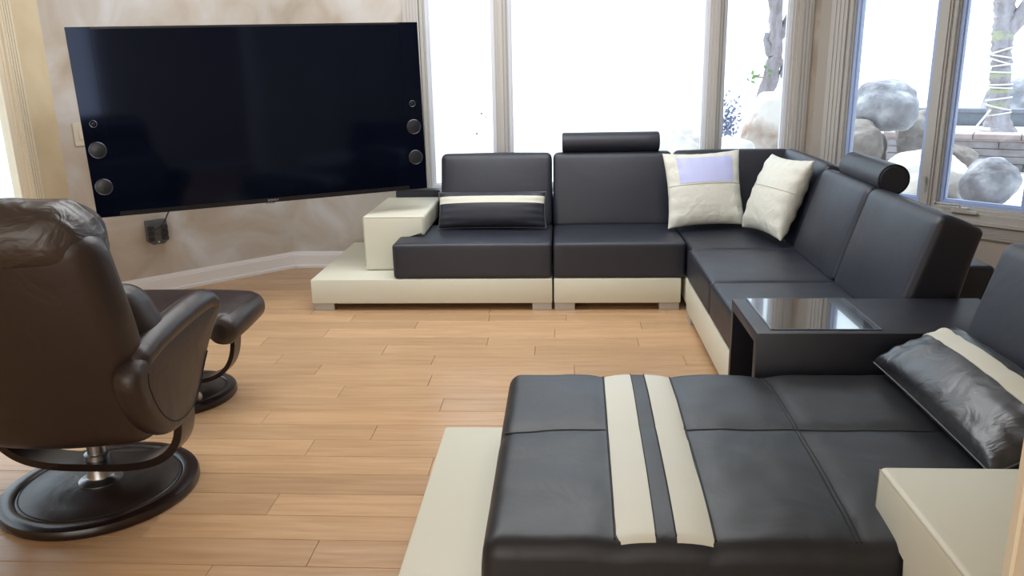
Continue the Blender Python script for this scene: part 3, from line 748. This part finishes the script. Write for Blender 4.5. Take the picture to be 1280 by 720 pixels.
def disc(u, w_, prof):
    bm = bmesh.new(); rings = []
    for (r_, d_) in prof:
        rings.append([bm.verts.new(tv((u + r_ * math.cos(2 * math.pi * k / 32), d_, w_ + r_ * math.sin(2 * math.pi * k / 32)))) for k in range(32)])
    for A_, B2 in zip(rings, rings[1:]):
        for k in range(32): bm.faces.new((A_[k], A_[(k + 1) % 32], B2[(k + 1) % 32], B2[k]))
    bm.faces.new(rings[-1]); return bm
for u, zs in ((0.060, (0.172, 0.376, 0.519)), (1.866, (0.205, 0.396, 0.539))):
    for k, z_ in enumerate(zs):
        R0 = (0.046, 0.046, 0.019)[k]
        if k < 2:
            s = obj('woofer', disc(u, z_, [(R0 * .90, 0.0), (R0 * .88, -0.004), (R0 * .6, -0.007), (R0 * .3, -0.0085), (R0 * .05, -0.009)]), 'speaker_cone', tvo)
        else:
            s = obj('tweeter', disc(u, z_, [(R0 * .5, 0.0), (R0 * .45, -0.005), (R0 * .05, -0.007)]), 'speaker_cone', tvo)
        obj('speaker_ring', disc(u, z_, [(R0, 0.0), (R0, -0.0035), (R0 * .93, -0.0045), (R0 * .90, -0.001)][:4]).copy() if False else
            tube([tv((u + R0 * .95 * math.cos(2 * math.pi * q / 40), -0.001, z_ + R0 * .95 * math.sin(2 * math.pi * q / 40))) for q in range(40)], 0.0018 if k < 2 else 0.0014, 6, closed=True), 'dim_chrome', s)
# maker's lettering and the lit tab below it
def text_mesh(s, size, f, name, mat, parent):
    cu = bpy.data.curves.new('t', 'FONT'); cu.body = s; cu.size = size; cu.extrude = 0.0006; cu.align_x = 'CENTER'; cu.space_character = 1.25
    o = bpy.data.objects.new('t', cu); COL.objects.link(o); dg = bpy.context.evaluated_depsgraph_get()
    me = bpy.data.meshes.new_from_object(o.evaluated_get(dg)); bpy.data.objects.remove(o)
    bm = bmesh.new(); bm.from_mesh(me)
    for v in bm.verts: v.co = Vector(f(v.co))
    return obj(name, bm, mat, parent, smooth=False)
text_mesh('SONY', 0.017, lambda c: tv((0.962 + c.x * 1.25, -0.0018 - c.z, 0.0085 + c.y)), 'maker_lettering', 'logo', tvo)
obj('light_tab', boxes([(0.915, 0.972, -0.004, 0.004, -0.006, 0.001)], tv), 'chrome', tvo, smooth=False)
# articulated bracket from the wall to the back of the set
bc = Vector(tv((0.98, 0.078, 0.47))); wpt = Vector(lw((0.93, 0.0, 0)))
wp = Vector((wpt.x, wpt.y, bc.z)); wdir = -LN
bk = obj('wall_bracket', tube([wp + wdir * 0.02, wp + wdir * 0.30 + LU * 0.25, bc + Vector(-TN) * 0.03], 0.028, 10), 'black_plastic', tvo)
bm = bmesh.new(); box_into(bm, 0.80, 1.06, -0.022, -0.001, bc.z - .16, bc.z + .16, f=lw); obj('wall_plate', bm, 'black_plastic', tvo, smooth=False)
bm = bmesh.new(); box_into(bm, 0.83, 1.13, 0.076, 0.094, 0.30, 0.62, f=tv); obj('set_plate', bm, 'black_plastic', tvo, smooth=False)

# surge protector on the wall below, with its cord, and the switch plate
def lws(x, y): return (Vector((x, y, 0)) - LC).dot(LU)
s0 = lws(-2.767, 5.093); s1 = lws(-2.672, 5.188)
pcx = (s0 + s1) / 2; pc = Vector(lw((pcx, -0.02, 0.34)))
ps = empty('power_strip', tuple(pc), 'dark grey surge protector plugged into the wall under the television', 'power strip')
hw = abs(s0 - s1) / 2
obj('housing', prism([(pcx - hw, 0.365), (pcx - hw + .03, 0.342), (pcx + hw - .03, 0.342), (pcx + hw, 0.365), (pcx + hw, 0.505), (pcx - hw, 0.505)], -0.040, -0.001, lambda u, v, d: lw((u, d, v)), 0.004, 2), 'grey_plastic', ps)
for sx in (-1, 1):
    for k in range(3):
        zc = 0.382 + k * 0.036; xc = pcx + sx * hw * 0.66
        s = obj('outlet', boxes([(xc - .019, xc + .019, -0.058 if (sx, k) != (1, 0) else -0.05, -0.039, zc - .013, zc + .013)], lw), 'black_plastic', ps, smooth=False)
obj('indicator_lamp', boxes([(pcx - .006, pcx + .006, -0.043, -0.039, 0.352, 0.364)], lw), 'green_lamp', ps, smooth=False)
obj('indicator_hole', boxes([(pcx - .004, pcx + .004, -0.042, -0.039, 0.405, 0.413)], lw), 'felt', ps, smooth=False)
tvc = Vector(tv((0.50, 0.05, 0.05)))
pA = Vector(lw((pcx + hw * .66, -0.058, 0.455)))
obj('power_cord', tube(smooth_path([pA, pA + Vector((.03, -.02, -.005)), pA + Vector((.075, .02, 0.03)), Vector(lw((pcx - hw - .01, -.08, .56))), Vector(lw((pcx - hw - .05, -.20, .70))), tvc]), 0.0045, 8), 'black_plastic', ps)
sw0 = lws(-3.006, 4.856); 
bm = bmesh.new(); box_into(bm, sw0 - .092, sw0, -0.008, -0.0005, 1.02, 1.165, f=lw)
bmesh.ops.bevel(bm, geom=bm.edges[:], offset=0.003, segments=2, affect='EDGES')
swo = obj('switch_plate', bm, 'white_plastic', loc=lw((sw0 - .046, 0, 1.02)), label='cream light switch plate on the wall at the left edge of the television', cat='switch')
obj('rocker', boxes([(sw0 - .060, sw0 - .030, -0.012, -0.008, 1.06, 1.125)], lw), 'white_plastic', swo, smooth=False)

# ------------------------------------------------------------------ recliner and its footstool
def hoop(bm, half, zt, zb, w, th, cx, cy, n=40, lean=0.0):
    """bent-wood U: flat band in the x-z plane, w wide in y"""
    pts = []
    for k in range(n + 1):
        a = math.pi * k / n; x = -math.cos(a); s = math.sin(a)
        e = 0.62
        X = half * (abs(x) ** e) * (1 if x > 0 else -1); Z = zt - (zt - zb) * (s ** 0.62)
        pts.append((X, Z))
    A = []
    for k, (x, z) in enumerate(pts):
        p0 = Vector(pts[max(0, k - 1)]); p1 = Vector(pts[min(n, k + 1)]); d = (p1 - p0).normalized(); nr = Vector((-d.y, d.x))
        row = []
        for (o_, yy) in ((-th / 2, -w / 2), (-th / 2, w / 2), (th / 2, w / 2), (th / 2, -w / 2)):
            q = Vector((x, z)) + nr * o_
            row.append(bm.verts.new((cx + q.x, cy + yy + lean * (q.y - zb), q.y)))
        A.append(row)
    for r0, r1_ in zip(A, A[1:]):
        for k in range(4): bm.faces.new((r0[k], r0[(k + 1) % 4], r1_[(k + 1) % 4], r1_[k]))
    bm.faces.new(A[0][::-1]); bm.faces.new(A[-1])
    bmesh.ops.bevel(bm, geom=[e for e in bm.edges if len(e.link_faces) == 2 and e.calc_face_angle(0) > 1.2], offset=0.004, segments=2, affect='EDGES')
    return bm

def swivel_base(root, cx, cy, r, post):
    obj('base_ring', lathe([(r * .80, 0.0), (r * .985, 0.0), (r, 0.006), (r, 0.022), (r * .985, 0.032), (r * .93, 0.037), (r * .84, 0.036), (r * .82, 0.030), (r * .80, 0.030), (r * .80, 0.0)], 72, (cx, cy, 0)), 'dark_wood', root)
    obj('base_disc', lathe([(r * .81, 0.004), (r * .81, 0.031), (r * .79, 0.036), (r * .5, 0.040), (r * .22, 0.046), (0, 0.047)], 72, (cx, cy, 0)), 'brown_leather', root)
    obj('seam', tube([(cx + r * .795 * math.cos(2 * math.pi * k / 60), cy + r * .795 * math.sin(2 * math.pi * k / 60), 0.0355) for k in range(60)], 0.0022, 6, closed=True), 'thread_dark', root)
    obj('post', lathe([(0, 0.044), (post * 1.75, 0.044), (post * 1.75, 0.049), (post * 1.1, 0.060), (post, 0.066), (post, 0.150), (post * .72, 0.152), (post * .72, 0.30), (0, 0.30)], 32, (cx, cy, 0)), 'steel', root)

CX, CY = -1.66, 2.508
ch = empty('recliner_chair', (CX, CY, 0), 'brown leather swivel recliner seen from behind on a round dark wood base', 'armchair')
swivel_base(ch, CX, CY, 0.330, 0.042)
bm = bmesh.new(); hoop(bm, 0.345, 0.36, 0.118, 0.100, 0.028, CX, CY - 0.005); obj('wood_hoop', bm, 'dark_wood', ch)
obj('seat_bracket', box(CX - .14, CX + .14, CY - .12, CY + .12, 0.245, 0.30, 0.01, 2), 'black_plastic', ch)
obj('seat_cushion', rbox(CX - .285, CX + .285, CY - .24, CY + .30, 0.30, 0.45, 0.05, 10, crown=0.02), 'brown_leather', ch)
# back shell: wide slab, leaning away from the sitter
def bf(p):
    x, y, z = p; k = (z - 0.30) / 0.78
    u = (x - CX) / 0.36
    wd = 0.93 + 0.12 * math.sin(min(1, max(0, k)) * math.pi * .62) - 0.16 * max(0, k - .55)
    x = CX + u * 0.36 * wd
    y = y - 0.205 * k - 0.02 * math.sin(k * math.pi) + 0.075 * u * u * (1 - .3 * k)
    return (x, y, z)
obj('back_shell', rbox(CX - .37, CX + .37, CY - .31, CY - .17, 0.295, 1.03, 0.065, 12, f=bf), 'brown_leather', ch)
def bf2(p):
    x, y, z = p; k = (z - 0.42) / 0.6
    u = (x - CX) / 0.36
    x = CX + u * 0.36 * (1.0 - 0.10 * k + 0.03 * math.sin(z * 22))
    y = y - 0.18 * k + 0.05 * u * u
    return (x, y, z)
obj('back_padding', rbox(CX - .385, CX + .385, CY - .21, CY - .04, 0.45, 0.82, 0.065, 12, crown=0.01, f=bf2), 'brown_leather', ch, label='soft inner padding of the backrest')
def hf(p):
    x, y, z = p; u = (x - CX) / 0.34
    n_ = noise.noise(Vector((x * 16, y * 16, z * 9))); edge = abs(u) ** 4
    y += 0.075 * u * u
    z += -0.02 * u ** 4 - 0.014 * edge * abs(math.sin(y * 55 + z * 20)) + 0.004 * n_
    y += 0.010 * n_ * edge
    return (x + 0.012 * n_ * edge * (1 if u > 0 else -1), y, z)
obj('headrest', rbox(CX - .350, CX + .350, CY - .525, CY - .315, 0.930, 1.118, 0.078, 22, crown=0.008, f=hf), 'brown_crinkled', ch, label='gathered leather headrest roll')
# arms
outl = smooth_loop([(0.20, 0.672), (0.262, 0.655), (0.268, 0.605), (0.185, 0.545), (0.10, 0.470), (0.02, 0.375), (-0.07, 0.318), (-0.19, 0.318), (-0.27, 0.36), (-0.335, 0.44), (-0.375, 0.55), (-0.345, 0.612), (-0.22, 0.648), (-0.02, 0.672)], 5)
for s in (-1, 1):
    xa, xb = CX + s * 0.315, CX + s * 0.405
    arm = obj('armrest', puffy(outl, xa, xb, 0.030, lambda u, v, d: (d, CY + u, v), 9), 'brown_leather', ch)
    pad = smooth_path([(CX + s * .362, CY + .245, .625), (CX + s * .362, CY + .18, .655), (CX + s * .362, CY + .02, .652), (CX + s * .362, CY - .18, .632), (CX + s * .36, CY - .31, .598)])
    obj('arm_pad', tube(pad, [0.030] + [0.047] * (len(pad) - 2) + [0.03], 20), 'brown_leather', arm, label='rounded leather pad along the top')
    rim = [Vector((CX + s * .4045, CY - .03 + (p.x + .03) * .80, 0.490 + (p.y - 0.490) * .80)) for p in outl]
    obj('seam', tube(rim[18:len(rim) - 16], 0.0028, 6), 'thread_dark', arm)

OX, OY = -1.775, 3.360
ot = empty('footstool', (OX, OY, 0), 'brown leather footstool of the recliner, standing beyond it', 'footstool')
swivel_base(ot, OX, OY, 0.255, 0.034)
bm = bmesh.new(); hoop(bm, 0.300, 0.385, 0.085, 0.075, 0.020, OX, OY); obj('wood_hoop', bm, 'dark_wood', ot)
obj('pivot_cap', lathe([(0, 0.0), (0.024, 0.0), (0.024, 0.012), (0.018, 0.016), (0, 0.017)], 24, (0, 0, 0), f=lambda p: (OX + .165 + p[0] * .7, OY - .150 - p[2] * .8, 0.066 + p[1] + p[2] * .3)), 'steel', ot, label='small silver cap')
def of(p):
    x, y, z = p; u = (x - OX) / 0.39
    z -= 0.012 * abs(u) ** 4.5
    z += 0.05 * (y - OY)
    return (x, y, z)
obj('cushion', rbox(OX - .375, OX + .375, OY - .20, OY + .20, 0.345, 0.462, 0.056, 16, crown=0.012, f=of), 'brown_leather', ot)
for sx in (-1, 1):
    xr = OX + sx * .318
    obj('side_roll', tube([(xr, OY - .205, .378), (xr, OY - .19, .378), (xr, OY - .16, .379), (xr, OY, 0.386), (xr, OY + .16, .393), (xr, OY + .19, .394), (xr, OY + .205, .394)], [.030, .056, .068, .070, .068, .056, .030], 24), 'brown_leather', ot)

# ------------------------------------------------------------------ garden
GZ = 0.15
structure('ground', boxes([(-60, 60, 6.01, 90, GZ - 1, GZ), (-60, -3.25, -40, 6.01, -1, -0.15), (3.4, 60, -40, 6.01, GZ - 1, GZ)]), 'patio')

def boulder(c, s, rot, mat, label, seed, group='boulders in the garden'):
    bm = bmesh.new(); bmesh.ops.create_icosphere(bm, subdivisions=5, radius=1)
    mr_ = Matrix.Rotation(R(rot[2]), 3, 'Z') @ Matrix.Rotation(R(rot[1]), 3, 'Y') @ Matrix.Rotation(R(rot[0]), 3, 'X')
    for v in bm.verts:
        d = v.co.normalized(); k = 1 + 0.22 * noise.noise(d * 1.1 + Vector((seed, 0, 0))) + 0.09 * noise.noise(d * 2.6 + Vector((0, seed, 0))) + 0.022 * noise.noise(d * 8 + Vector((0, 0, seed)))
        q = d * k
        q = Vector([math.copysign(abs(a) ** 0.88, a) for a in q])
        q = mr_ @ Vector((q.x * s[0], q.y * s[1], q.z * s[2])); v.co = Vector(c) + q
    lo = min(v.co.z for v in bm.verts)
    return obj('boulder', bm, mat, loc=(c[0], c[1], lo), label=label, cat='boulder', group=group)
boulder((3.80, 7.38, 0.37), (0.215, 0.22, 0.215), (0, 18, -60), 'blue_boulder', 'rounded bluish white boulder outside the right casement, just beyond its crank', 1)
boulder((3.50, 8.05, 0.34), (0.40, 0.30, 0.25), (0, 0, -40), 'pale_boulder', 'broad pale boulder half behind the mullion between the two right casements', 2)
boulder((3.33, 8.68, 0.97), (0.31, 0.30, 0.265), (0, 10, -25), 'blue_boulder', 'big rough boulder on top of the rock pile', 3)
boulder((2.95, 8.44, 0.50), (0.26, 0.26, 0.36), (0, 12, 0), 'boulder', 'upright boulder at the lower left of the rock pile', 4)
boulder((3.86, 9.02, 0.55), (0.25, 0.22, 0.33), (0, -20, 0), 'boulder', 'sloping boulder at the right side of the rock pile', 5)
boulder((3.38, 9.25, 0.40), (0.2, 0.2, 0.30), (0, 0, 30), 'boulder', 'shaded boulder wedged in the gap under the big top rock', 6)
boulder((4.05, 8.50, 0.44), (0.20, 0.2, 0.13), (0, 25, -30), 'boulder', 'small boulder behind the broad pale one, against the brick planter', 7)
boulder((2.18, 9.04, 0.66), (0.20, 0.20, 0.46), (0, 8, 0), 'tan_boulder', 'tall tan and white boulder in the third back window from the left', 8)
boulder((1.80, 8.70, 0.46), (0.22, 0.22, 0.22), (0, 0, 0), 'pale_boulder', 'low white boulder left of the tall tan one', 9)
boulder((1.30, 9.30, 0.46), (0.30, 0.25, 0.30), (0, 0, 0), 'pale_boulder', 'pale boulder low at the right edge of the big back window', 10)
boulder((7.55, 14.12, 0.60), (0.55, 0.4, 0.48), (0, 0, 0), 'blue_boulder', 'distant pale boulder behind the roped palm trunk', 11)

# brick planter and the slate wall behind it
PD = Vector((0.87, -0.49, 0)).normalized(); PN = Vector((0.49, 0.87, 0)); PO = Vector((4.02, 10.32, 0))
def pw(p): v = PO + PD * p[0] + PN * p[1]; return (v.x, v.y, p[2])
pl_ = empty('brick_planter', tuple(PO + PD * 1.2 + Vector((0, 0, GZ))), 'low grey stone planter with a flat cap under the palm', 'planter')
obj('core', boxes([(0.0, 3.4, 0.02, 0.55, GZ, 0.50)], pw), 'mortar', pl_, smooth=False)
cz_ = GZ
for rowk in range(4):
    hh = 0.084; x = -0.02 + (rowk % 2) * -0.13; rr = random.Random(rowk)
    while x < 3.4:
        L = rr.uniform(0.34, 0.60); x0_ = max(x, 0.0); x1_ = min(x + L, 3.42)
        if x1_ - x0_ > 0.04:
            pz_ = rr.uniform(0, 0.012)
            obj('brick', boxes([(x0_ + .004, x1_ - .004, -0.012 - pz_, 0.03, cz_ + .003, cz_ + hh - .004)], pw), 'stone_brick', pl_, smooth=False)
        x += L
    cz_ += hh
obj('cap_lip', boxes([(-0.03, 3.43, -0.035, 0.5, 0.487, 0.510)], pw), 'stone_cap', pl_, smooth=False)
x = -0.05
while x < 3.4:
    obj('cap_stone', box(x + .003, x + .48, -0.06, 0.34, 0.511, 0.570, 0.006, 1, f=pw), 'stone_cap', pl_, smooth=False); x += 0.485
obj('planter_soil', boxes([(0.05, 3.35, 0.34, 0.54, 0.45, 0.545)], pw), 'patio', pl_, smooth=False)
gw = empty('garden_wall', pw((2.5, 2.0, GZ)), 'dark slate garden wall behind the palm trunk', 'wall')
obj('wall_core', boxes([(-0.35, 8.0, 2.0, 2.25, GZ, 0.70)], pw), 'slate', gw, smooth=False)
obj('coping', boxes([(-0.39, 8.04, 1.96, 2.29, 0.70, 0.745)], pw), 'slate', gw, smooth=False)
structure('terrace', boxes([(0.1, 8.0, 0.56, 1.95, GZ, 0.52)], pw), 'patio')

# roped palm trunk
PB = Vector((5.46, 10.60, 0.52))
pt = empty('palm_trunk', tuple(PB), 'palm trunk bound with pale rope beyond the right casement', 'palm')
def trunk_c(z): return Vector((PB.x - 0.065 * (z - .5), PB.y + 0.02 * (z - .5), z))
bm = bmesh.new(); prof = []
z = 0.50; k = 0
while z < 2.9:
    flare = 0.13 * math.exp(-(z - .5) / 0.12); jag = 0.014 if k % 2 else -0.004
    prof.append((z, 0.108 + flare + jag)); z += 0.045; k += 1
tube([trunk_c(z) for z, _ in prof], [r_ for _, r_ in prof], 18, into=bm)
for v in bm.verts: v.co += Vector((noise.noise(v.co * 9), noise.noise(v.co * 9 + Vector((5, 0, 0))), 0)) * 0.02
obj('bark', bm, 'bark', pt)
for z0, z1 in ((1.62, 1.74), (1.16, 1.26), (0.98, 1.05), (0.78, 0.88)):
    obj('bark_band', tube([trunk_c(z0), trunk_c((z0 + z1) / 2), trunk_c(z1)], [0.114, 0.121, 0.114], 18), 'green_bark', pt, label='green band of smooth bark')
for z0, tl in ((1.50, 0.35), (1.44, -0.2), (1.33, 0.12), (1.25, -0.05), (1.10, 0.04), (1.065, -.06), (0.93, 0.15), (0.83, -0.25), (0.74, .2), (1.38, -.35)):
    obj('rope', tube([trunk_c(z0) + Vector((0.135 * math.cos(a), 0.135 * math.sin(a), 0.135 * tl * math.cos(a + .6))) for a in [2 * math.pi * q / 24 for q in range(24)]], 0.011, 6, closed=True), 'rope', pt)
obj('boot', tube([trunk_c(1.75) + Vector((0.05, -.02, 0)), trunk_c(1.95) + Vector((0.20, -.08, 0)), trunk_c(2.1) + Vector((0.30, -.1, 0)), trunk_c(2.5) + Vector((0.50, -.15, 0))], [0.10, 0.10, 0.11, 0.09], 14), 'bark', pt, label='side stem with loose fibre')
obj('guy_rope', tube([trunk_c(0.80) + Vector((-.12, -.06, 0)), Vector((5.18, 10.55, 0.60)), Vector((5.14, 10.40, 0.575))], 0.013, 6), 'rope', pt)
obj('rope_cleat', tube([Vector((5.06, 10.44, 0.585)), Vector((5.25, 10.36, 0.575))], 0.020, 8), 'rope', pt)

# slim dead trunk behind the tan boulder
def limb(bm, pts, r0, r1_): P = smooth_path(pts, 5); tube(P, [r0 + (r1_ - r0) * i / (len(P) - 1) for i in range(len(P))], 10, into=bm)
tb = Vector((2.33, 9.72, GZ))
st = empty('garden_tree', tuple(tb), 'slim ragged tree trunk rising behind the tall tan boulder', 'tree')
bm = bmesh.new(); limb(bm, [tb, (2.34, 9.72, .9), (2.40, 9.70, 1.3), (2.44, 9.70, 1.62), (2.40, 9.70, 2.1), (2.42, 9.7, 2.9)], .09, .07)
for v in bm.verts: v.co += Vector((noise.noise(v.co * 11), noise.noise(v.co * 11 + Vector((5, 0, 0))), 0)) * 0.05
obj('trunk', bm, 'bark', st)
for pts in ([(2.44, 9.7, 1.62), (2.54, 9.68, 1.85), (2.58, 9.66, 2.1), (2.60, 9.66, 2.6)], [(2.46, 9.7, 1.45), (2.52, 9.68, 1.40), (2.52, 9.66, 1.25)], [(2.40, 9.7, 1.5), (2.33, 9.7, 1.62), (2.32, 9.7, 1.75)]):
    bm = bmesh.new(); limb(bm, pts, .045, .025)
    for v in bm.verts: v.co += Vector((noise.noise(v.co * 13), noise.noise(v.co * 13 + Vector((5, 0, 0))), 0)) * 0.04
    obj('branch', bm, 'bark', st)
def leaves(bm, c, n, spread, size, rr):
    for _ in range(n):
        p = Vector(c) + Vector((rr.gauss(0, spread[0]), rr.gauss(0, spread[1]), rr.gauss(0, spread[2])))
        d = Vector((rr.uniform(-1, 1), rr.uniform(-.6, .6), rr.uniform(-.5, .9))).normalized(); s = d.cross(Vector((rr.random(), rr.random(), 1))).normalized() * size * .28
        u = d.cross(s).normalized() * size * .05
        a, b_, c_, e = [bm.verts.new(q) for q in (p, p + d * size * .5 + s + u, p + d * size, p + d * size * .5 - s + u)]
        bm.faces.new((a, b_, c_)); bm.faces.new((a, c_, e))
rr = random.Random(3)
bm = bmesh.new(); leaves(bm, (2.22, 9.70, 1.27), 9, (.035, .03, .02), .08, rr); leaves(bm, (2.33, 9.66, 1.34), 5, (.02, .03, .02), .07, rr)
obj('leaf_tuft', bm, 'leaf', st, kind='stuff', label='few bright green leaves')
obj('twig', tube([(2.38, 9.7, 1.2), (2.3, 9.7, 1.26), (2.20, 9.7, 1.27)], 0.008, 6), 'twig', st)
sb = Vector((1.88, 9.85, GZ))
so = empty('shrub', tuple(sb), 'sparse bluish shrub left of the tall tan boulder', 'shrub')
bm = bmesh.new(); leaves(bm, (1.93, 9.85, .72), 330, (.07, .09, .16), .06, rr); obj('foliage', bm, 'blue_leaf', so, kind='stuff')
obj('stem', tube([tuple(sb), (1.9, 9.85, .5), (1.90, 9.85, 1.1)], [.02, .015, .006], 6), 'twig', so)
vb = Vector((-0.66, 8.6, GZ))
vn = empty('sapling', tuple(vb), 'thin sapling with a few small leaves outside the left back window', 'plant')
obj('stem', tube(smooth_path([tuple(vb), (-.62, 8.6, .5), (-.70, 8.6, .8), (-.60, 8.6, 1.12)]), .004, 5), 'twig', vn)
bm = bmesh.new()
for c in ((-.57, 8.6, 1.07), (-.58, 8.6, .97), (-.66, 8.6, .78), (-.65, 8.6, .70), (-.84, 8.6, .95), (-.78, 8.6, .90), (-.90, 8.6, .73)): leaves(bm, c, 3, (.015, .02, .02), .045, rr)
obj('foliage', bm, 'twig', vn, kind='stuff')
